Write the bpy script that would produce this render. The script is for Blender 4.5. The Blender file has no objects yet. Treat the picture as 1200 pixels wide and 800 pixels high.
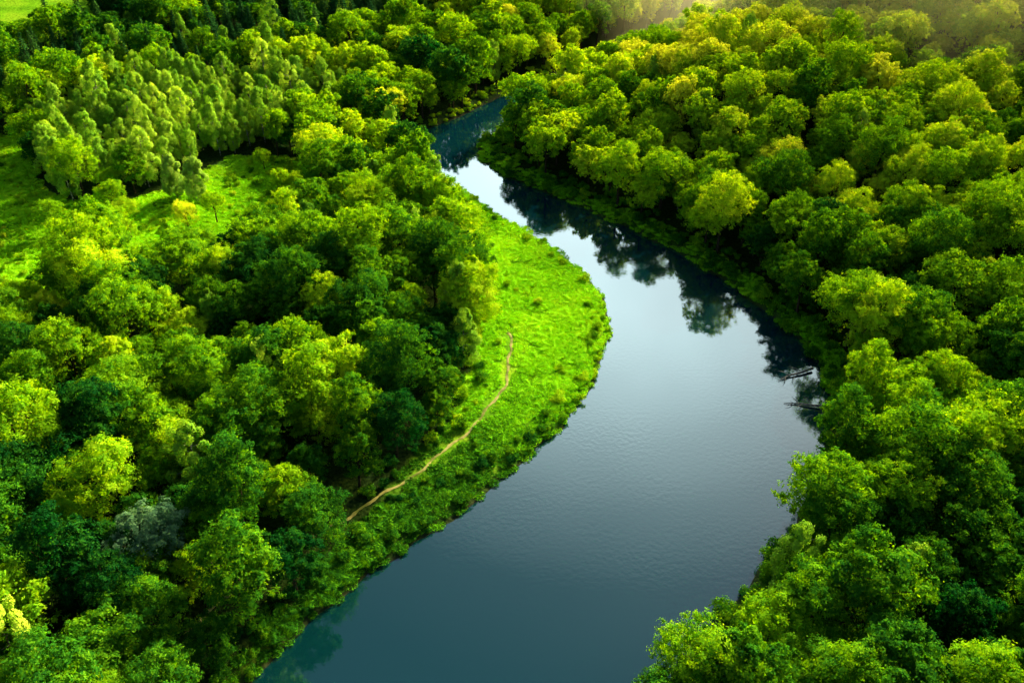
import bpy, math, random
import numpy as np
from mathutils import Vector

rng = np.random.default_rng(7)
random.seed(7)
scene = bpy.context.scene
R = math.radians

# ------------------------------------------------------------------ materials
def new_mat(name):
    m = bpy.data.materials.new(name); m.use_nodes = True
    m.node_tree.nodes.clear()
    return m, m.node_tree.nodes, m.node_tree.links

def ramp(nodes, stops):
    r = nodes.new('ShaderNodeValToRGB')
    el = r.color_ramp.elements
    while len(el) > 1: el.remove(el[-1])
    el[0].position = stops[0][0]; el[0].color = (*stops[0][1], 1)
    for p, c in stops[1:]:
        e = el.new(p); e.color = (*c, 1)
    return r

def leaf_material(name, stops, transl=0.35, instanced=True, base=0.5):
    m, n, l = new_mat(name)
    out = n.new('ShaderNodeOutputMaterial')
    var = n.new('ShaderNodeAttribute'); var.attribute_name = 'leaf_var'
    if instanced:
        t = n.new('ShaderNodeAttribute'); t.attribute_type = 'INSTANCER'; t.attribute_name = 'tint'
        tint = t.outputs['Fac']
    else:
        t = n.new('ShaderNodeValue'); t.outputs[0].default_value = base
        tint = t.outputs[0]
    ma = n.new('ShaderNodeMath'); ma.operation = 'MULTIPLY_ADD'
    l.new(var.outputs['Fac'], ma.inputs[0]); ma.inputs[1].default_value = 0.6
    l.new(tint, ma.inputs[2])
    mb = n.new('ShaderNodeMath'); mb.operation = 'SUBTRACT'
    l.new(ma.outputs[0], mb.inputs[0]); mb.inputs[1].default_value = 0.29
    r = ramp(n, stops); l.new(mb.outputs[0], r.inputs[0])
    d = n.new('ShaderNodeBsdfDiffuse'); tr = n.new('ShaderNodeBsdfTranslucent')
    l.new(r.outputs[0], d.inputs['Color'])
    hs = n.new('ShaderNodeHueSaturation'); hs.inputs['Hue'].default_value = 0.48
    hs.inputs['Saturation'].default_value = 1.05; hs.inputs['Value'].default_value = 1.5
    l.new(r.outputs[0], hs.inputs['Color']); l.new(hs.outputs[0], tr.inputs['Color'])
    m1 = n.new('ShaderNodeMixShader'); m1.inputs[0].default_value = transl
    l.new(d.outputs[0], m1.inputs[1]); l.new(tr.outputs[0], m1.inputs[2])
    l.new(m1.outputs[0], out.inputs[0])
    return m

GREENS = [(0.0, (0.006, 0.070, 0.013)), (0.28, (0.042, 0.200, 0.011)),
          (0.55, (0.200, 0.440, 0.010)), (0.8, (0.440, 0.630, 0.018)), (1.0, (0.640, 0.690, 0.045))]
mat_leaf = leaf_material('broadleaf_foliage', GREENS, .42)
mat_birch_leaf = leaf_material('birch_foliage', [(0, (0.05, 0.20, 0.02)), (0.5, (0.20, 0.42, 0.03)), (1, (0.44, 0.62, 0.06))])
mat_needle = leaf_material('spruce_needles', [(0, (0.008, 0.05, 0.016)), (0.5, (0.022, 0.11, 0.026)), (1, (0.07, 0.20, 0.03))], 0.15)
mat_grass = leaf_material('grass_blades', [(0, (0.02, 0.11, 0.01)), (0.3, (0.07, 0.30, 0.012)), (0.6, (0.30, 0.72, 0.012)), (1, (0.58, 0.80, 0.03))], 0.4)
mat_willow = leaf_material('willow_foliage', [(0, (0.06, 0.18, 0.08)), (0.5, (0.13, 0.28, 0.12)), (1, (0.22, 0.38, 0.18))], 0.3, instanced=False)
mat_bright = leaf_material('lime_foliage', GREENS, instanced=False, base=0.68)

def bark_mat(name, c1, c2, scale):
    m, n, l = new_mat(name)
    out = n.new('ShaderNodeOutputMaterial'); b = n.new('ShaderNodeBsdfDiffuse')
    no = n.new('ShaderNodeTexNoise'); no.inputs['Scale'].default_value = scale
    tc = n.new('ShaderNodeTexCoord'); l.new(tc.outputs['Object'], no.inputs['Vector'])
    r = ramp(n, [(0.4, c1), (0.6, c2)]); l.new(no.outputs['Fac'], r.inputs[0])
    l.new(r.outputs[0], b.inputs['Color'])
    l.new(b.outputs[0], out.inputs[0])
    return m
mat_bark = bark_mat('oak_bark', (0.03, 0.022, 0.015), (0.07, 0.055, 0.035), 3)
mat_birch_bark = bark_mat('birch_bark', (0.08, 0.07, 0.06), (0.45, 0.43, 0.39), 2)
mat_dead = bark_mat('driftwood', (0.12, 0.11, 0.09), (0.28, 0.26, 0.22), 2)

# ------------------------------------------------------------------ mesh helpers
class MB:
    def __init__(s): s.v = []; s.f = []; s.m = []; s.a = []; s.n = 0
    def add(s, v, f, mi, a):
        s.v.append(np.asarray(v, float)); s.f.append(np.asarray(f, int) + s.n)
        s.n += len(v); s.m.append(np.full(len(f), mi)); s.a.append(np.asarray(a, float))
    def tube(s, pts, rad, mi=0, seg=7):
        pts = np.asarray(pts, float); vs = []
        for i, p in enumerate(pts):
            t = pts[min(i + 1, len(pts) - 1)] - pts[max(i - 1, 0)]
            t /= np.linalg.norm(t) + 1e-9
            u = np.cross(t, [0.31, 0.95, 0.05]); u /= np.linalg.norm(u) + 1e-9
            w = np.cross(t, u)
            for k in range(seg):
                a = 2 * math.pi * k / seg
                vs.append(p + rad[i] * (math.cos(a) * u + math.sin(a) * w))
        fs = []
        for i in range(len(pts) - 1):
            for k in range(seg):
                k2 = (k + 1) % seg
                fs.append([i * seg + k, i * seg + k2, (i + 1) * seg + k2, (i + 1) * seg + k])
        s.add(vs, fs, mi, np.zeros(len(vs)))
    def leaves(s, c, nrm, L, W, var, mi=1, axis=None):
        n = len(c)
        nrm = nrm / (np.linalg.norm(nrm, axis=1, keepdims=True) + 1e-9)
        if axis is None: axis = rng.normal(size=(n, 3))
        u = axis - nrm * np.sum(axis * nrm, axis=1, keepdims=True)
        u /= np.linalg.norm(u, axis=1, keepdims=True) + 1e-9
        w = np.cross(nrm, u)
        L = np.broadcast_to(np.asarray(L, float), (n,))[:, None]; W = np.broadcast_to(np.asarray(W, float), (n,))[:, None]
        v = np.stack([c - u * L / 2, c + w * W / 2 - u * L * .05, c + u * L / 2, c - w * W / 2 - u * L * .05], axis=1).reshape(-1, 3)
        f = np.arange(4 * n).reshape(n, 4)
        s.add(v, f, mi, np.repeat(var, 4))
    def build(s, name, mats, smooth=False):
        me = bpy.data.meshes.new(name)
        v = np.concatenate(s.v); f = np.concatenate(s.f); m = np.concatenate(s.m); a = np.concatenate(s.a)
        me.vertices.add(len(v)); me.vertices.foreach_set('co', v.ravel())
        me.loops.add(f.size); me.loops.foreach_set('vertex_index', f.ravel())
        me.polygons.add(len(f)); me.polygons.foreach_set('loop_start', np.arange(0, f.size, 4))
        me.polygons.foreach_set('loop_total', np.full(len(f), 4))
        me.polygons.foreach_set('material_index', m)
        for mt in mats: me.materials.append(mt)
        at = me.attributes.new('leaf_var', 'FLOAT', 'POINT'); at.data.foreach_set('value', a)
        me.update(); me.validate()
        return bpy.data.objects.new(name, me)

def broadleaf(name, H, Rx, n_cl, n_leaf, mats, leaf=0.37, flat=1.0, low=-0.8, droop=0.0):
    mb = MB(); cz = H - Rx * flat * 1.0
    cl = []
    ga = 2.399963
    offs = rng.uniform(0, 6.28)
    asym = rng.normal(0, 0.12 * Rx, 2)
    for i in range(n_cl):
        z = 1 - (i + .5) / n_cl * (1 - low)
        th = offs + i * ga + rng.normal(0, .3)
        rr = math.sqrt(max(0, 1 - z * z))
        if z < 0: rr = max(rr, .72)
        k = rng.uniform(0.50, 1.04)
        cr = Rx * rng.uniform(0.15, 0.34)
        cl.append((Rx * k * rr * math.cos(th) + asym[0] * z, Rx * k * rr * math.sin(th) + asym[1] * z, cz + Rx * flat * z * rng.uniform(.62, 1.10) * (1.35 if z < 0 else 1), cr))
    cl.append((0, 0, cz + Rx * .2, Rx * .40))
    cl = np.array(cl)
    w = cl[:, 3] ** 2 * np.where(cl[:, 2] < cz - .2 * Rx, .6, 1.0); w /= w.sum()
    for i, c in enumerate(cl):
        nl = int(n_leaf * w[i]); cr = c[3]
        ns = max(6, int(16 * (cr / 1.5) ** 2))
        sd = rng.normal(size=(ns, 3)); sd[:, 2] = sd[:, 2] * .9 + .4
        sd /= np.linalg.norm(sd, axis=1, keepdims=True)
        sr = cr * rng.uniform(.6, 1.22, (ns, 1))
        sc = c[:3] + sd * sr * [1, 1, .85]
        svar = rng.uniform(0, 1, ns)
        pick = rng.integers(0, ns, nl)
        g = rng.normal(size=(nl, 3)) * (0.11 * cr + 0.10) * [1, 1, .75]
        p = sc[pick] + g
        p[:, 2] -= droop * np.linalg.norm(g, axis=1) * 2
        nr = sd[pick] * 1.1 + rng.normal(size=(nl, 3)) * .45 + [0, 0, .3]
        clv = rng.uniform(.1, .9)
        var = np.clip(.4 * clv + .3 * svar[pick] + .3 * rng.uniform(0, 1, nl), 0, 1)
        sz = leaf * rng.uniform(.6, 1.35, nl)
        mb.leaves(p, nr, sz, sz * .66, var)
    ns = n_leaf // 20
    d = rng.normal(size=(ns, 3)); d /= np.linalg.norm(d, axis=1, keepdims=True); d[:, 2] = np.abs(d[:, 2]) * 1.2 - .3
    p = np.array([0, 0, cz]) + d * Rx * rng.uniform(.7, 1.12, (ns, 1)) * [1, 1, flat]
    mb.leaves(p, d + rng.normal(size=(ns, 3)) * .4, leaf, leaf * .6, rng.uniform(.2, .9, ns))
    tr = 0.018 * H
    tp = [np.array([0, 0, -1.0])]
    for k in range(1, 7):
        tp.append(np.array([rng.normal(0, .15) * k / 3, rng.normal(0, .15) * k / 3, (cz + Rx * .5) * k / 6]))
    mb.tube(tp, [tr * (1.35 - 1.2 * k / 6.5) for k in range(7)], 0, 7)
    for i in range(0, len(cl), 3):
        s0 = tp[rng.integers(2, 6)]; e = cl[i][:3]
        mid = (s0 + e) / 2 + rng.normal(0, .3, 3) + [0, 0, -.3]
        mb.tube([s0, mid, e], [tr * .38, tr * .24, tr * .08], 0, 4)
    return mb.build(name, mats)

def birch(name, H, Rx, n_leaf, mats):
    mb = MB()
    zb = H * .14; n_cl = 40
    tr = .011 * H
    lean = rng.normal(0, .4, 2)
    tp = [np.array([lean[0] * (k / 7) ** 2 * 1.5, lean[1] * (k / 7) ** 2 * 1.5, -.8 + (H * .97 + .8) * k / 7]) for k in range(8)]
    mb.tube(tp, [tr * (1.2 - 1.1 * k / 7.5) for k in range(8)], 0, 6)
    for i in range(n_cl):
        t = (i + .5) / n_cl
        z = zb + (H - zb) * t
        prof = math.sin(math.pi * min(1, (t * .78 + .17))) ** .6
        th = i * 2.4 + rng.normal(0, .3); r = Rx * prof * rng.uniform(.3, .95)
        x0, y0 = lean * t * t * 1.5
        c = np.array([x0 + r * math.cos(th), y0 + r * math.sin(th), z])
        cr = rng.uniform(.7, 1.25) * (1.15 - .35 * t)
        nl = int(n_leaf / n_cl)
        g = rng.normal(size=(nl, 3)); g /= np.linalg.norm(g, axis=1, keepdims=True) ** .6; g *= cr * np.array([.6, .6, .75])
        out = np.array([math.cos(th), math.sin(th), .6])
        mb.leaves(c + g, out + g * .8 + rng.normal(size=(nl, 3)) * .4, .42 * rng.uniform(.6, 1.3, nl), .25, np.clip(rng.uniform(.1, .6) + rng.uniform(0, .5, nl), 0, 1))
        if i % 2 == 0:
            base = np.array([x0 * .8, y0 * .8, z - .9])
            mb.tube([base, (base + c) / 2 + [0, 0, .3], c], [tr * .28, tr * .2, tr * .06], 0, 4)
    return mb.build(name, mats)

def spruce(name, H, Rb, mats):
    mb = MB()
    mb.tube([[0, 0, -.8], [0, 0, H * .5], [0, 0, H * .99]], [.018 * H, .011 * H, .01], 0, 7)
    nL = 22
    for i in range(nL):
        t = i / nL; z = H * (.1 + .89 * t)
        r = Rb * (1 - t) ** .85 * rng.uniform(.85, 1.12) + .15
        nb = int(10 - 5 * t)
        for b in range(nb):
            a = b / nb * 6.283 + i * .7 + rng.normal(0, .15); rr = r * rng.uniform(.75, 1.15)
            dirv = np.array([math.cos(a), math.sin(a), 0.])
            tipz = -rr * .28
            nq = int(14 + 22 * (1 - t))
            s = rng.uniform(.12, 1, nq) ** .7
            side = np.array([-math.sin(a), math.cos(a), 0.])
            wd = (1 - s * .75) * rr * .26
            p = np.array([0, 0, z]) + dirv * (s * rr)[:, None] + side * (rng.uniform(-1, 1, nq) * wd)[:, None]
            p[:, 2] += tipz * s ** 1.4 + rng.normal(0, .10, nq)
            nr = np.array([0, 0, 1.]) + rng.normal(size=(nq, 3)) * .4 + dirv * .4
            mb.leaves(p, nr, .66 * rng.uniform(.7, 1.2, nq), .26, np.clip(s * .5 + rng.uniform(0, .4, nq), 0, 1), 1, axis=np.tile(dirv, (nq, 1)) + rng.normal(size=(nq, 3)) * .5)
    return mb.build(name, mats)

def shrub(name, Rr, n, mats, leaf=.24):
    mb = MB()
    for k in range(9):
        a = rng.uniform(0, 6.28); r = Rr * rng.uniform(.1, .8)
        c = np.array([r * math.cos(a), r * math.sin(a), Rr * rng.uniform(.15, .65)])
        nl = n // 9
        d = rng.normal(size=(nl, 3)); d /= np.linalg.norm(d, axis=1, keepdims=True); d[:, 2] = np.abs(d[:, 2])
        p = c + d * Rr * .38 * rng.uniform(.5, 1.25, (nl, 1))
        mb.leaves(p, d + rng.normal(size=(nl, 3)) * .4 + [0, 0, .3], leaf * rng.uniform(.6, 1.3, nl), leaf * .55, np.clip(rng.uniform(.1, .6) + rng.uniform(0, .4, nl), 0, 1))
        mb.tube([[0, 0, -.1], c], [.04, .01], 0, 4)
    return mb.build(name, mats)

def tuft(name, rad, n, h, mats):
    mb = MB()
    r = rad * np.sqrt(rng.uniform(0, 1, n)); a = rng.uniform(0, 6.28, n)
    hh = h * rng.uniform(.5, 1.3, n)
    c = np.stack([r * np.cos(a), r * np.sin(a), hh * .38], 1)
    up = np.stack([rng.normal(0, .7, n), rng.normal(0, .7, n), np.ones(n)], 1)
    nr = np.stack([np.cos(a * 7), np.sin(a * 7), rng.uniform(.8, 2.0, n)], 1)
    mb.leaves(c, nr, hh, .13 + .06 * rng.uniform(0, 1, n), np.clip(rng.uniform(0.1, .9, n), 0, 1), 1, axis=up)
    return mb.build(name, mats)

def coll(name, objs):
    c = bpy.data.collections.new(name)
    for o in objs: c.objects.link(o)
    return c

BL = [(15, 5.2), (17, 6.0), (14, 4.6), (18, 5.6), (13, 4.2), (16, 6.2), (17, 4.8), (12.5, 5.0)]
FL = [.85, .8, 1.05, 1.0, 1.0, .75, 1.2, .8]
c_broad = coll('broadleaf_tree_forms', [broadleaf('broadleaf_tree_form_%d' % i, h, r, 34 + (i * 5) % 17, 17000, [mat_bark, mat_leaf], flat=FL[i]) for i, (h, r) in enumerate(BL)])
c_broadf = coll('distant_broadleaf_tree_forms', [broadleaf('distant_broadleaf_tree_form_%d' % i, h, r, 30 + (i * 5) % 13, 6000, [mat_bark, mat_leaf], leaf=.62, flat=FL[i]) for i, (h, r) in enumerate(BL)])
c_birch = coll('birch_tree_forms', [birch('birch_tree_form_%d' % i, h, r, 7000, [mat_birch_bark, mat_birch_leaf]) for i, (h, r) in enumerate([(14, 3.3), (15, 3.7), (12.5, 2.9), (14, 3.0)])])
c_spruce = coll('spruce_tree_forms', [spruce('spruce_tree_form_%d' % i, h, r, [mat_bark, mat_needle]) for i, (h, r) in enumerate([(17, 3.9), (15, 3.6), (18, 4.1)])])
c_shrub = coll('shrub_forms', [shrub('shrub_form_%d' % i, r, 900, [mat_bark, mat_leaf], .22 + .06 * i) for i, r in enumerate([1.0, 1.4, 1.8])])
c_tuft = coll('grass_tuft_forms', [tuft('grass_tuft_form_%d' % i, r, 180, h, [mat_bark, mat_grass]) for i, (r, h) in enumerate([(1.1, .55), (1.0, .75), (1.2, .4)])])
c_sward = coll('grass_sward_forms', [tuft('grass_sward_form_%d' % i, 3.0, 1500, h, [mat_bark, mat_grass]) for i, h in enumerate([.55, .7, .42])])

# ------------------------------------------------------------------ layout (metres)
LB = [(-150, -190), (-100, -80), (-66, 0), (-48, 40), (-37.1, 59.5), (-33.4, 66.1), (-25.4, 77.5), (-16.7, 86.8), (-7.5, 95.5), (1.4, 106.3), (9.2, 116.3),
      (16.5, 131.3), (20.6, 149.1), (19.9, 161), (15.9, 172.2), (8.3, 184.6), (-2.2, 198.4), (-12.8, 213.7), (-25.6, 228.9),
      (-31, 244), (-28, 258.7), (-17, 270), (3, 300), (36, 340), (76, 391), (131, 458), (210, 526), (320, 598), (480, 680)]
RB = [(-95, -210), (-50, -90), (-20, 0), (2, 40), (14.9, 59.5), (21.5, 67.9), (31.7, 79), (43.1, 92), (52.3, 107.4), (58.6, 123.5), (59.7, 135.5), (57.9, 144.4),
      (53.4, 155), (46.9, 168.3), (37.2, 182.5), (26.1, 195), (13.7, 208.4), (0, 222), (-8.7, 234), (-10.4, 246.9), (-4, 260),
      (14, 284), (40, 320), (80, 368), (134, 428), (215, 495), (330, 568), (490, 645)]
PATH = [(-.9, 144), (-.3, 139.8), (-1.3, 127.3), (-6.1, 116.3), (-14.3, 104.8), (-21.9, 97), (-33.2, 86), (-44, 72.6), (-56, 50)]

def crom(P, k=6):
    P = np.array(P, float); out = []
    for i in range(len(P) - 1):
        p0 = P[max(i - 1, 0)]; p1 = P[i]; p2 = P[i + 1]; p3 = P[min(i + 2, len(P) - 1)]
        for t in np.arange(k) / k:
            out.append(.5 * (2 * p1 + (p2 - p0) * t + (2 * p0 - 5 * p1 + 4 * p2 - p3) * t * t + (3 * p1 - p0 - 3 * p2 + p3) * t ** 3))
    out.append(P[-1]); return np.array(out)
def wob(P, a):
    s = np.arange(len(P)); q = P.copy()
    q[:, 0] += a * (np.sin(s * 1.3) + .7 * np.sin(s * 2.9 + 1)); q[:, 1] += a * (np.sin(s * 1.7 + 2) + .6 * np.sin(s * 3.7))
    return q
lb = wob(crom(LB, 5), .4); rb = wob(crom(RB, 5), .5); path = crom(PATH, 6)
poly = np.concatenate([lb, rb[::-1]])

def dline(x, y, P):
    best = np.full(x.shape, 1e12)
    for i in range(len(P) - 1):
        ax, ay = P[i]; bx, by = P[i + 1]; dx, dy = bx - ax, by - ay
        t = np.clip(((x - ax) * dx + (y - ay) * dy) / (dx * dx + dy * dy + 1e-9), 0, 1)
        best = np.minimum(best, (x - ax - t * dx) ** 2 + (y - ay - t * dy) ** 2)
    return np.sqrt(best)
def inpoly(x, y, P):
    ins = np.zeros(x.shape, bool); n = len(P); j = n - 1
    for i in range(n):
        xi, yi = P[i]; xj, yj = P[j]
        if yi != yj:
            c = ((yi > y) != (yj > y)) & (x < (xj - xi) * (y - yi) / (yj - yi) + xi)
            ins ^= c
        j = i
    return ins
def sstep(a, b, x):
    t = np.clip((x - a) / (b - a), 0, 1); return t * t * (3 - 2 * t)
def noise(x, y, s, ph=0.):
    x = x / s; y = y / s
    return (np.sin(x * 1.1 + 1.7 * np.sin(y * .7 + ph)) + np.sin(y * 1.3 + 1.9 * np.sin(x * .8 + 2 + ph)) + .6 * np.sin(x * 2.3 + y * 1.9 + ph * 3)) / 2.6
HILLS = [(105, 165, 34, 7), (62, 240, 26, 6), (200, 365, 78, 44), (330, 330, 110, 50), (260, 520, 140, 45), (-190, 420, 90, 22), (-60, 480, 70, 14), (-330, 250, 110, 20)]
def river_d(x, y):
    dl = dline(x, y, lb); dr = dline(x, y, rb); d = np.minimum(dl, dr)
    return np.where(inpoly(x, y, poly), -d, d), dl, dr
def height(x, y, d=None):
    if d is None: d = river_d(x, y)[0]
    h = np.zeros(x.shape)
    for cx, cy, s, a in HILLS: h += a * np.exp(-((x - cx) ** 2 + (y - cy) ** 2) / (2 * s * s))
    far = np.sqrt(x * x + (y - 250) ** 2)
    h += sstep(650, 2500, far) * 120 * (1 + .4 * noise(x, y, 400))
    h = h * sstep(6, 60, d) + 1.2 * noise(x, y, 30) * sstep(8, 40, d) + .12 * noise(x, y, 4) * sstep(2, 6, d)
    bank = np.where(d > 0, 1.3 * sstep(-.5, 4.5, d) - .06, np.maximum(-2.2, d * .5) - .06)
    return h + bank

CLEAR = [(-290, 235), (-138, 232), (-124, 205), (-112, 197), (-93, 201), (-79, 226), (-62, 232), (-50, 212), (-52, 190), (-60, 170), (-78, 160), (-92, 158), (-104, 136), (-150, 130), (-260, 155)]
BIRCH = [(-122, 203), (-112, 202), (-93, 206), (-76, 232), (-62, 250), (-48, 272), (-74, 284), (-116, 268), (-134, 240)]
SPR = [(-400, 236), (-146, 234), (-130, 262), (-108, 280), (-76, 292), (-56, 320), (-24, 390), (20, 500), (80, 900), (-700, 900), (-700, 236)]
CLEAR2 = [(-316, 290), (-176, 280), (-152, 312), (-166, 392), (-300, 400)]
EDGE = [(-150, -190), (-92, -60), (-52, 30), (-42, 56), (-33.5, 72.6), (-27, 84), (-22, 95), (-17, 106), (-11, 117), (-7.5, 134), (-8, 155), (-12, 178), (-18, 206), (-28, 222), (-36, 238)]
edge = crom(EDGE, 4)
openpoly = np.concatenate([edge, lb[(lb[:, 1] < 236)][::-1]])
CL, CL2, BI, SP = map(np.array, (CLEAR, CLEAR2, BIRCH, SPR))

# ------------------------------------------------------------------ terrain
def axis(lo, hi, step, far, k=1.22):
    a = list(np.arange(lo, hi + .01, step)); s = step; p = hi
    while p < far: s *= k; p += s; a.append(p)
    s = step; p = lo
    while p > -far: s *= k; p -= s; a.insert(0, p)
    return np.array(a)
xs = axis(-170, 210, 1.6, 4000); ys = axis(20, 440, 1.6, 4500)
X, Y = np.meshgrid(xs, ys)
D, DL, DR = river_d(X, Y)
Z = height(X, Y, D)
nx, ny = len(xs), len(ys)
me = bpy.data.meshes.new('terrain')
v = np.stack([X, Y, Z], -1).reshape(-1, 3)
i0 = (np.arange(ny - 1)[:, None] * nx + np.arange(nx - 1)[None]).ravel()
f = np.stack([i0, i0 + 1, i0 + nx + 1, i0 + nx], 1)
me.vertices.add(len(v)); me.vertices.foreach_set('co', v.ravel())
me.loops.add(f.size); me.loops.foreach_set('vertex_index', f.ravel())
me.polygons.add(len(f)); me.polygons.foreach_set('loop_start', np.arange(0, f.size, 4)); me.polygons.foreach_set('loop_total', np.full(len(f), 4))
me.polygons.foreach_set('use_smooth', np.ones(len(f), bool))
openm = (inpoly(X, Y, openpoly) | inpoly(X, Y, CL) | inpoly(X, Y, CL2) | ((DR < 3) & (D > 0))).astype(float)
openm *= np.where(inpoly(X, Y, openpoly), .25 + .75 * sstep(88, 125, Y), 1) * np.where(DR < 6, .4, 1)  # tree shade on lower strip and right bank put into the ground colour
at = me.attributes.new('meadow', 'FLOAT', 'POINT'); at.data.foreach_set('value', openm.ravel())
at = me.attributes.new('shore', 'FLOAT', 'POINT'); at.data.foreach_set('value', (1 - sstep(.2, 2.0, D)).ravel())
me.update()
terrain = bpy.data.objects.new('terrain', me); scene.collection.objects.link(terrain)
m, n, l = new_mat('ground_soil_and_grass')
out = n.new('ShaderNodeOutputMaterial'); b = n.new('ShaderNodeBsdfDiffuse')
geo = n.new('ShaderNodeNewGeometry')
n1 = n.new('ShaderNodeTexNoise'); n1.inputs['Scale'].default_value = .12; n1.inputs['Detail'].default_value = 8; l.new(geo.outputs['Position'], n1.inputs['Vector'])
n2 = n.new('ShaderNodeTexNoise'); n2.inputs['Scale'].default_value = 1.6; n2.inputs['Detail'].default_value = 6; l.new(geo.outputs['Position'], n2.inputs['Vector'])
r1 = ramp(n, [(.3, (.07, .22, .01)), (.5, (.18, .46, .012)), (.7, (.30, .54, .02))]); l.new(n1.outputs['Fac'], r1.inputs[0])
r2 = ramp(n, [(.3, (.5, .5, .5)), (.65, (1, 1, 1))]); l.new(n2.outputs['Fac'], r2.inputs[0])
mu = n.new('ShaderNodeMix'); mu.data_type = 'RGBA'; mu.blend_type = 'MULTIPLY'; mu.inputs[0].default_value = 1
l.new(r1.outputs[0], mu.inputs[6]); l.new(r2.outputs[0], mu.inputs[7])
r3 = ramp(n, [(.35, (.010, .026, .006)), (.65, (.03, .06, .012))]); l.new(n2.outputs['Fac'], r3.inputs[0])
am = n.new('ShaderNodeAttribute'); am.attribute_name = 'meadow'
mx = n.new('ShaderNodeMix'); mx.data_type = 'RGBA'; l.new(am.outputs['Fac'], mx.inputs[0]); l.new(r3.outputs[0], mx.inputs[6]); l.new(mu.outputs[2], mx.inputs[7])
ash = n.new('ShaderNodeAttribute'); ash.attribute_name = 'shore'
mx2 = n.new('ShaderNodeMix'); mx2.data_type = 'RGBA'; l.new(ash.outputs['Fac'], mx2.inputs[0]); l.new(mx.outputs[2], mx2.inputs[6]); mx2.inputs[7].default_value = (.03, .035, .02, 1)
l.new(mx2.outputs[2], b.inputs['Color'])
bp = n.new('ShaderNodeBump'); bp.inputs['Strength'].default_value = .8; bp.inputs['Distance'].default_value = .3; l.new(n2.outputs['Fac'], bp.inputs['Height']); l.new(bp.outputs[0], b.inputs['Normal'])
l.new(b.outputs[0], out.inputs[0]); me.materials.append(m)

# ------------------------------------------------------------------ river
me = bpy.data.meshes.new('river_water')
def resample(P, n_):
    s = np.r_[0, np.cumsum(np.linalg.norm(np.diff(P, axis=0), axis=1))]; t = np.linspace(0, s[-1], n_)
    return np.stack([np.interp(t, s, P[:, 0]), np.interp(t, s, P[:, 1])], 1)
lbs = crom(LB, 6); rbs = crom(RB, 6)
def widen(P, sgn):
    t = np.gradient(P, axis=0); nn = np.stack([-t[:, 1], t[:, 0]], 1); nn /= np.linalg.norm(nn, axis=1, keepdims=True)
    return P + sgn * nn * 3.0
A = widen(resample(lbs, 160), 1); B = widen(resample(rbs, 160), -1)
vs = [(a[0], a[1], 0) for a in A] + [(b_[0], b_[1], 0) for b_ in B]
me.from_pydata(vs, [], [(i, i + 160, i + 161, i + 1) for i in range(159)]); me.update()
river = bpy.data.objects.new('river_water', me); scene.collection.objects.link(river)
m, n, l = new_mat('river_water')
out = n.new('ShaderNodeOutputMaterial')
dif = n.new('ShaderNodeBsdfDiffuse'); dif.inputs['Color'].default_value = (.001, .024, .034, 1)
gl = n.new('ShaderNodeBsdfGlossy'); gl.inputs['Roughness'].default_value = .02; gl.inputs['Color'].default_value = (.74, .95, 1, 1)
fr = n.new('ShaderNodeFresnel'); fr.inputs['IOR'].default_value = 2.2
geo = n.new('ShaderNodeNewGeometry')
w1 = n.new('ShaderNodeTexNoise'); w1.inputs['Scale'].default_value = 1.3; w1.inputs['Detail'].default_value = 4; l.new(geo.outputs['Position'], w1.inputs['Vector'])
w2 = n.new('ShaderNodeTexNoise'); w2.inputs['Scale'].default_value = .05; w2.inputs['Detail'].default_value = 3; l.new(geo.outputs['Position'], w2.inputs['Vector'])
w2r = ramp(n, [(.4, (.15,) * 3), (.62, (.45,) * 3)]); l.new(w2.outputs['Fac'], w2r.inputs[0])
bp = n.new('ShaderNodeBump'); l.new(w2r.outputs[0], bp.inputs['Strength']); bp.inputs['Distance'].default_value = .03; l.new(w1.outputs['Fac'], bp.inputs['Height'])
l.new(bp.outputs[0], gl.inputs['Normal'])
ms = n.new('ShaderNodeMixShader'); l.new(fr.outputs[0], ms.inputs[0]); l.new(dif.outputs[0], ms.inputs[1]); l.new(gl.outputs[0], ms.inputs[2])
l.new(ms.outputs[0], out.inputs[0]); me.materials.append(m)

# ------------------------------------------------------------------ footpath
P = resample(path, 220); t = np.gradient(P, axis=0); nn = np.stack([-t[:, 1], t[:, 0]], 1); nn /= np.linalg.norm(nn, axis=1, keepdims=True)
P = P + nn * (.3 * np.sin(np.arange(220) * .23) + .15 * np.sin(np.arange(220) * .61))[:, None]
wv = .26 + .06 * np.sin(np.arange(220) * .9) + .06 * np.sin(np.arange(220) * 2.3)
cols = []
for k in (-1, -.33, .33, 1):
    q = P + nn * (k * wv)[:, None]; z = height(q[:, 0], q[:, 1]) + (.11 if abs(k) < .5 else .07)
    cols.append(np.c_[q, z])
V = np.concatenate(cols); F = []
for c in range(3):
    for i in range(219): F.append((c * 220 + i, (c + 1) * 220 + i, (c + 1) * 220 + i + 1, c * 220 + i + 1))
me = bpy.data.meshes.new('dirt_footpath'); me.from_pydata(V.tolist(), [], F); me.update()
fp = bpy.data.objects.new('dirt_footpath', me); scene.collection.objects.link(fp)
me.materials.append(bark_mat('dry_dirt', (.14, .17, .04), (.36, .34, .12), .5))

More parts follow.
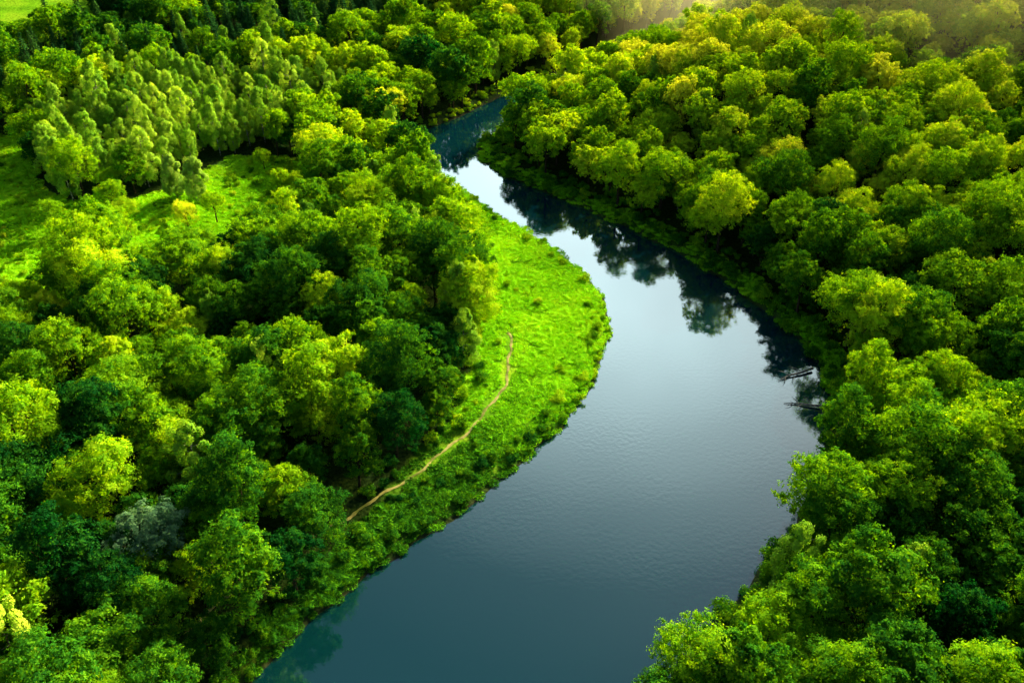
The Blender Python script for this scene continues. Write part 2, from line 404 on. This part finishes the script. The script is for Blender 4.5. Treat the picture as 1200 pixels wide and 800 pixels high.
# ------------------------------------------------------------------ instanced scatter
def scatter(name, pts, rot, scl, idx, tint, collection):
    me = bpy.data.meshes.new(name); nP = len(pts)
    me.vertices.add(nP); me.vertices.foreach_set('co', np.asarray(pts, float).ravel())
    for nm, ty, dat, key in (('rot', 'FLOAT_VECTOR', rot, 'vector'), ('scl', 'FLOAT_VECTOR', scl, 'vector'), ('idx', 'INT', idx, 'value'), ('tint', 'FLOAT', tint, 'value')):
        a = me.attributes.new(nm, ty, 'POINT'); a.data.foreach_set(key, np.asarray(dat).ravel())
    me.update()
    ob = bpy.data.objects.new(name, me); scene.collection.objects.link(ob)
    ng = bpy.data.node_groups.new(name + '_scatter', 'GeometryNodeTree')
    ng.interface.new_socket('Geometry', in_out='INPUT', socket_type='NodeSocketGeometry')
    ng.interface.new_socket('Geometry', in_out='OUTPUT', socket_type='NodeSocketGeometry')
    N, Lk = ng.nodes, ng.links
    gi = N.new('NodeGroupInput'); go = N.new('NodeGroupOutput')
    ci = N.new('GeometryNodeCollectionInfo'); ci.inputs['Collection'].default_value = collection
    ci.inputs['Separate Children'].default_value = True; ci.inputs['Reset Children'].default_value = True
    ip = N.new('GeometryNodeInstanceOnPoints'); ip.inputs['Pick Instance'].default_value = True
    def na(nm, ty):
        x = N.new('GeometryNodeInputNamedAttribute'); x.data_type = ty; x.inputs['Name'].default_value = nm; return x.outputs['Attribute']
    Lk.new(gi.outputs[0], ip.inputs['Points']); Lk.new(ci.outputs[0], ip.inputs['Instance'])
    Lk.new(na('idx', 'INT'), ip.inputs['Instance Index'])
    er = N.new('FunctionNodeEulerToRotation'); Lk.new(na('rot', 'FLOAT_VECTOR'), er.inputs[0]); Lk.new(er.outputs[0], ip.inputs['Rotation'])
    Lk.new(na('scl', 'FLOAT_VECTOR'), ip.inputs['Scale'])
    Lk.new(ip.outputs[0], go.inputs[0])
    md = ob.modifiers.new('scatter', 'NODES'); md.node_group = ng
    return ob

def jgrid(x0, x1, y0, y1, s, j=.38):
    gx = np.arange(x0, x1, s); gy = np.arange(y0, y1, s * .87)
    a, b_ = np.meshgrid(gx, gy); a = a + (np.arange(len(gy)) % 2)[:, None] * s / 2
    a = a.ravel() + rng.uniform(-j, j, a.size) * s; b_ = b_.ravel() + rng.uniform(-j, j, b_.size) * s
    return a, b_
def inst(mask, name, colln, ncol, smin, smax, tintf, zoff=-.2):
    xx, yy, zz = x[mask], y[mask], z[mask]; k_ = len(xx)
    s = rng.uniform(smin, smax, k_)
    rot = np.stack([rng.normal(0, .04, k_), rng.normal(0, .04, k_), rng.uniform(0, 6.28, k_)], 1)
    sc = np.stack([s * rng.uniform(.92, 1.1, k_), s * rng.uniform(.92, 1.1, k_), s * rng.uniform(.88, 1.15, k_)], 1)
    scatter(name, np.stack([xx, yy, zz + zoff], 1), rot, sc, rng.integers(0, ncol, k_), np.clip(tintf(xx, yy, k_), 0, 1), colln)
    return k_

x, y = jgrid(-420, 520, -20, 600, 7.3, .37)
k = (np.abs(x) < 100 + .68 * np.maximum(y, 0)); x, y = x[k], y[k]
d, dl, dr = river_d(x, y)
clear = inpoly(x, y, openpoly) | inpoly(x, y, CL) | inpoly(x, y, CL2)
dp = dline(x, y, path)
rightside = dr < dl
setback = np.where(rightside, np.where(y > 132, 4.2, 1.8), 3.0)
ok = (d > setback) & ~clear & ((dp > 2.6) | (y < 94))
x, y, d = x[ok], y[ok], d[ok]
z = height(x, y, d)
inb = inpoly(x, y, BI); ins = inpoly(x, y, SP)
rn = rng.uniform(0, 1, len(x))
nz = noise(x, y, 22, 1.)
is_spr = ins & (rn < .62 + .3 * nz) & ~inb
is_bir = (ins & ~is_spr & (rn > .85)) | (~ins & ~inb & (rn > .955) & (y > 60))
is_br = ~is_spr & ~is_bir & ~inb
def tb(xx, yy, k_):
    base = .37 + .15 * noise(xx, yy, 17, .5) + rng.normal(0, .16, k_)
    base += .38 * sstep(180, 300, yy) * sstep(-20, 110, xx) + .14 * sstep(110, 230, yy) + .10 * sstep(60, 20, np.abs(xx - 90))  # golden sun glow put into the far-right foliage colour
    base -= .15 * (1 - sstep(70, 125, yy)) + .22 * inpoly(xx, yy, SP)  # corner darkening put into the near trees' tint; darker stand by the spruces
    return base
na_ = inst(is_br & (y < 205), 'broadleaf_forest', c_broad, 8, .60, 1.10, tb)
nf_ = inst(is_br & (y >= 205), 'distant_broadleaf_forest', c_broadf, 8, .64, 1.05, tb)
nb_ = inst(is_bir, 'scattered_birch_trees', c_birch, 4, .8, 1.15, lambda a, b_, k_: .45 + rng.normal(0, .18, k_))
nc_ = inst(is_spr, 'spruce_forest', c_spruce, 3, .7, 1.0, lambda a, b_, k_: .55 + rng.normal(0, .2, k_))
x, y = jgrid(-145, -28, 200, 320, 5.4, .45); k = inpoly(x, y, BI); x, y = x[k], y[k]; d = river_d(x, y)[0]; k = d > 5; x, y, d = x[k], y[k], d[k]
z = height(x, y, d); inst(np.ones(len(x), bool), 'birch_grove', c_birch, 4, .65, 1.1, lambda a, b_, k_: .5 + rng.normal(0, .2, k_))
# young trees dotted about the clearing
x = rng.uniform(-170, -52, 70); y = rng.uniform(135, 235, 70); k = inpoly(x, y, CL) & (noise(x, y, 11, 3) > -.1) & ((x > -125) | (rng.uniform(0, 1, 70) < .3)); x, y = x[k], y[k]; z = height(x, y)
inst(np.ones(len(x), bool), 'young_trees', c_broad, 8, .25, .55, lambda a, b_, k_: .62 + rng.normal(0, .15, k_))

# shrubs: forest edge, shores, clearings
x, y = jgrid(-190, 130, 20, 330, 2.1, .48)
d, dl, dr = river_d(x, y); op = inpoly(x, y, openpoly); c1 = inpoly(x, y, CL); dp = dline(x, y, path); de = dline(x, y, edge)
r_ = rng.uniform(0, 1, len(x)); nz = noise(x, y, 6, 2.)
lowy = 1 - sstep(90, 122, y)
pr = np.zeros(len(x))
pr = np.where(op & (d > .6) & (d < 4.5), .58 + .3 * nz, pr)
pr = np.where(op & (d >= 4.5), .03 + .32 * (nz > .45) + .5 * lowy, pr)
pr = np.where((de < 3) & (d > 2), np.maximum(pr, .5), pr)
pr = np.where(c1, .08 + .35 * (nz > .35), pr)
pr = np.where((dr < dl) & (d > .5) & (d < 10), np.where(y < 135, .95, .6), pr)
pr = np.where((dl <= dr) & ~op & (d > .5) & (d < 6), .7, pr)
pr = np.where(dp < 1.4, 0, pr)
k = (r_ < pr) & (d > .5); x, y, d = x[k], y[k], d[k]; z = height(x, y, d); rs_ = (dline(x, y, rb) < dline(x, y, lb))
stf = lambda a, b_, k_: .14 + .38 * sstep(90, 135, b_) + .15 * noise(a, b_, 8) + rng.normal(0, .12, k_)  # lower strip darker: rough growth, with tree shadow put into the tint
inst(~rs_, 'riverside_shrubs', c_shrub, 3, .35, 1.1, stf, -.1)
inst(rs_, 'shaded_bank_shrubs', c_shrub, 3, .5, 1.4, lambda a, b_, k_: .28 + rng.normal(0, .12, k_), -.1)  # shade of the bank trees put into the low tint
nsh = len(x)
# grass
gt = lambda a, b_, k_: .16 + .52 * sstep(96, 130, b_) + .15 * noise(a, b_, 9, 1) + .08 * noise(a, b_, 2.5) + rng.normal(0, .05, k_) - .18 * (dline(a, b_, rb) < 6)  # tree shade put into the grass tint: lower strip and right bank
def openland(x, y):
    d, dl, dr = river_d(x, y)
    return d, inpoly(x, y, openpoly) | inpoly(x, y, CL) | ((dr < 5) & (y > 120)), dline(x, y, path), inpoly(x, y, openpoly) | ((dr < 5) & (y > 120))
x, y = jgrid(-180, 75, 40, 262, 3.6, .4)
d, op, dp, _ = openland(x, y); k = op & (d > 2.8) & (dp > 3.5); x, y, d = x[k], y[k], d[k]; z = height(x, y, d)
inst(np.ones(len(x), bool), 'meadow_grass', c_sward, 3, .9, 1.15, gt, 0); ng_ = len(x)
x, y = jgrid(-60, 75, 40, 262, 1.45, .5)
d, op, dp, rv = openland(x, y); k = rv & (d > .4) & (dp > 1.0) & ((d < 4) | (dp < 4.3)); x, y, d = x[k], y[k], d[k]; z = height(x, y, d)
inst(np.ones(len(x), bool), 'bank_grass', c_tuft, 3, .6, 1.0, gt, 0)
print('COUNTS', na_, nf_, nb_, nc_, nsh, ng_, len(x))

# ------------------------------------------------------------------ single trees
def place(ob, name, px, py, rz=0, s=1):
    o = ob; o.name = name; o.location = (px, py, float(height(np.array([px]), np.array([py]))[0]) - .1); o.rotation_euler = (0, 0, rz); o.scale = (s, s, s)
    scene.collection.objects.link(o); return o
place(broadleaf('willow_tree', 15, 5.0, 40, 22000, [mat_bark, mat_willow], leaf=.32, flat=1.0, droop=.4), 'willow_tree', -50, 80)
place(broadleaf('linden_tree', 17, 6.0, 44, 26000, [mat_bark, mat_bright], leaf=.34, flat=1.05), 'linden_tree', -8.5, 142)
pale = leaf_material('birch_foliage_pale', [(0, (.10, .28, .03)), (1, (.38, .55, .08))], instanced=False)
for i, (px, py) in enumerate([(-80, 199), (-86, 201)]):
    place(birch('birch_tree', 12 - i, 3.2, 12000, [mat_birch_bark, pale]), 'birch_tree', px, py, i)

# fallen trees in the water by the right bank
mb = MB()
tp = [np.array(p, float) for p in [(0, 0, .5), (-3, -.6, .35), (-6, -.8, .25), (-9, -1.6, .1)]]
mb.tube(tp, [.32, .26, .18, .06], 0, 8)
for s0, e in [((-3, -.6, .35), (-4.8, 1.6, .7)), ((-5, -.7, .3), (-6.3, -2.8, .5)), ((-6, -.8, .25), (-7.8, .9, .6)), ((-7, -1, .2), (-8.6, -3, .2)), ((-2, -.4, .4), (-2.8, -2, .8))]:
    s0, e = np.array(s0), np.array(e); mb.tube([s0, (s0 + e) / 2 + [.2, 0, .15], e], [.11, .08, .02], 0, 5)
ft = mb.build('fallen_tree', [mat_dead]); ft.location = (58.5, 133, .1); ft.rotation_euler = (0, 0, .25); ft.scale = (.9, .9, .9); scene.collection.objects.link(ft)
ft2 = bpy.data.objects.new('fallen_tree.001', ft.data); ft2.location = (57.5, 121.5, .05); ft2.rotation_euler = (0, 0, -.35); ft2.scale = (.8, .8, .8); scene.collection.objects.link(ft2)

# ------------------------------------------------------------------ golden mist lying over the far valley and hills
me = bpy.data.meshes.new('valley_mist')
bx = [(-60, 440), (40, 330), (115, 225), (420, 130), (700, 760), (-60, 760)]
nb = len(bx)
vs = [(a, b_, -5) for a, b_ in bx] + [(a, b_, 74) for a, b_ in bx]
me.from_pydata(vs, [], [tuple(range(nb))[::-1], tuple(range(nb, 2 * nb))] + [(i, (i + 1) % nb, (i + 1) % nb + nb, i + nb) for i in range(nb)]); me.update()
mist = bpy.data.objects.new('valley_mist', me); scene.collection.objects.link(mist)
m, n, l = new_mat('valley_mist'); out = n.new('ShaderNodeOutputMaterial')
vs_ = n.new('ShaderNodeVolumeScatter'); vs_.inputs['Color'].default_value = (1, .97, .32, 1); vs_.inputs['Density'].default_value = .0060; vs_.inputs['Anisotropy'].default_value = .7
l.new(vs_.outputs[0], out.inputs['Volume']); me.materials.append(m)

# ------------------------------------------------------------------ light
AZ, EL = R(32), R(31)
sd = Vector((math.sin(AZ) * math.cos(EL), math.cos(AZ) * math.cos(EL), math.sin(EL)))
sl = bpy.data.lights.new('sun', 'SUN'); sl.energy = 5; sl.angle = R(.5); sl.color = (1, .92, .66)
so = bpy.data.objects.new('sun', sl); so.rotation_euler = sd.to_track_quat('Z', 'Y').to_euler(); so.location = sd * 500; scene.collection.objects.link(so)

w = bpy.data.worlds.new('World'); scene.world = w; w.use_nodes = True
n, l = w.node_tree.nodes, w.node_tree.links; n.clear()
out = n.new('ShaderNodeOutputWorld'); bg = n.new('ShaderNodeBackground'); bg.inputs['Strength'].default_value = .1
sky = n.new('ShaderNodeTexSky'); sky.sky_type = 'NISHITA'; sky.sun_disc = False; sky.sun_elevation = EL; sky.sun_rotation = AZ
tc = n.new('ShaderNodeTexCoord')
def dirdot(az, el):
    dt = n.new('ShaderNodeVectorMath'); dt.operation = 'DOT_PRODUCT'; l.new(tc.outputs['Generated'], dt.inputs[0])
    dt.inputs[1].default_value = (math.sin(R(az)) * math.cos(R(el)), math.cos(R(az)) * math.cos(R(el)), math.sin(R(el))); return dt
dt = dirdot(7, 20)
cr = ramp(n, [(.80, (0, 0, 0)), (.86, (.02,) * 3), (.90, (.16,) * 3), (.93, (.42,) * 3), (.966, (.9,) * 3), (.985, (1,) * 3), (1, (1, 1, 1))]); l.new(dt.outputs['Value'], cr.inputs[0])
cn = n.new('ShaderNodeTexNoise'); cn.inputs['Scale'].default_value = 3.2; cn.inputs['Detail'].default_value = 7; l.new(tc.outputs['Generated'], cn.inputs['Vector'])
cnr = ramp(n, [(.35, (.7,) * 3), (.62, (1, 1, 1))]); l.new(cn.outputs['Fac'], cnr.inputs[0])
mm = n.new('ShaderNodeMath'); mm.operation = 'MULTIPLY'; l.new(cr.outputs[0], mm.inputs[0]); l.new(cnr.outputs[0], mm.inputs[1])
mx = n.new('ShaderNodeMix'); mx.data_type = 'RGBA'; l.new(mm.outputs[0], mx.inputs[0]); l.new(sky.outputs[0], mx.inputs[6]); mx.inputs[7].default_value = (53, 54, 53, 1)
# added golden sky glow, a soft second sun for mist and trees
dg = dirdot(40, 19)
gr = ramp(n, [(.962, (0, 0, 0)), (.978, (.20, .15, .05)), (.99, (.60, .47, .18)), (.998, (1, .80, .36))]); l.new(dg.outputs['Value'], gr.inputs[0])
gm = n.new('ShaderNodeVectorMath'); gm.operation = 'SCALE'; l.new(gr.outputs[0], gm.inputs[0]); gm.inputs['Scale'].default_value = 1900
ad = n.new('ShaderNodeVectorMath'); ad.operation = 'ADD'; l.new(mx.outputs[2], ad.inputs[0]); l.new(gm.outputs[0], ad.inputs[1])
l.new(ad.outputs[0], bg.inputs[0]); l.new(bg.outputs[0], out.inputs[0])

# ------------------------------------------------------------------ camera
cam = bpy.data.cameras.new('camera'); cam.lens = 30; cam.sensor_width = 36; cam.clip_end = 12000; cam.clip_start = .5
co = bpy.data.objects.new('camera', cam); co.location = (0, 0, 100); co.rotation_euler = (R(55), 0, 0); scene.collection.objects.link(co); scene.camera = co
scene.view_settings.view_transform = 'Standard'; scene.view_settings.look = 'None'; scene.view_settings.exposure = 0
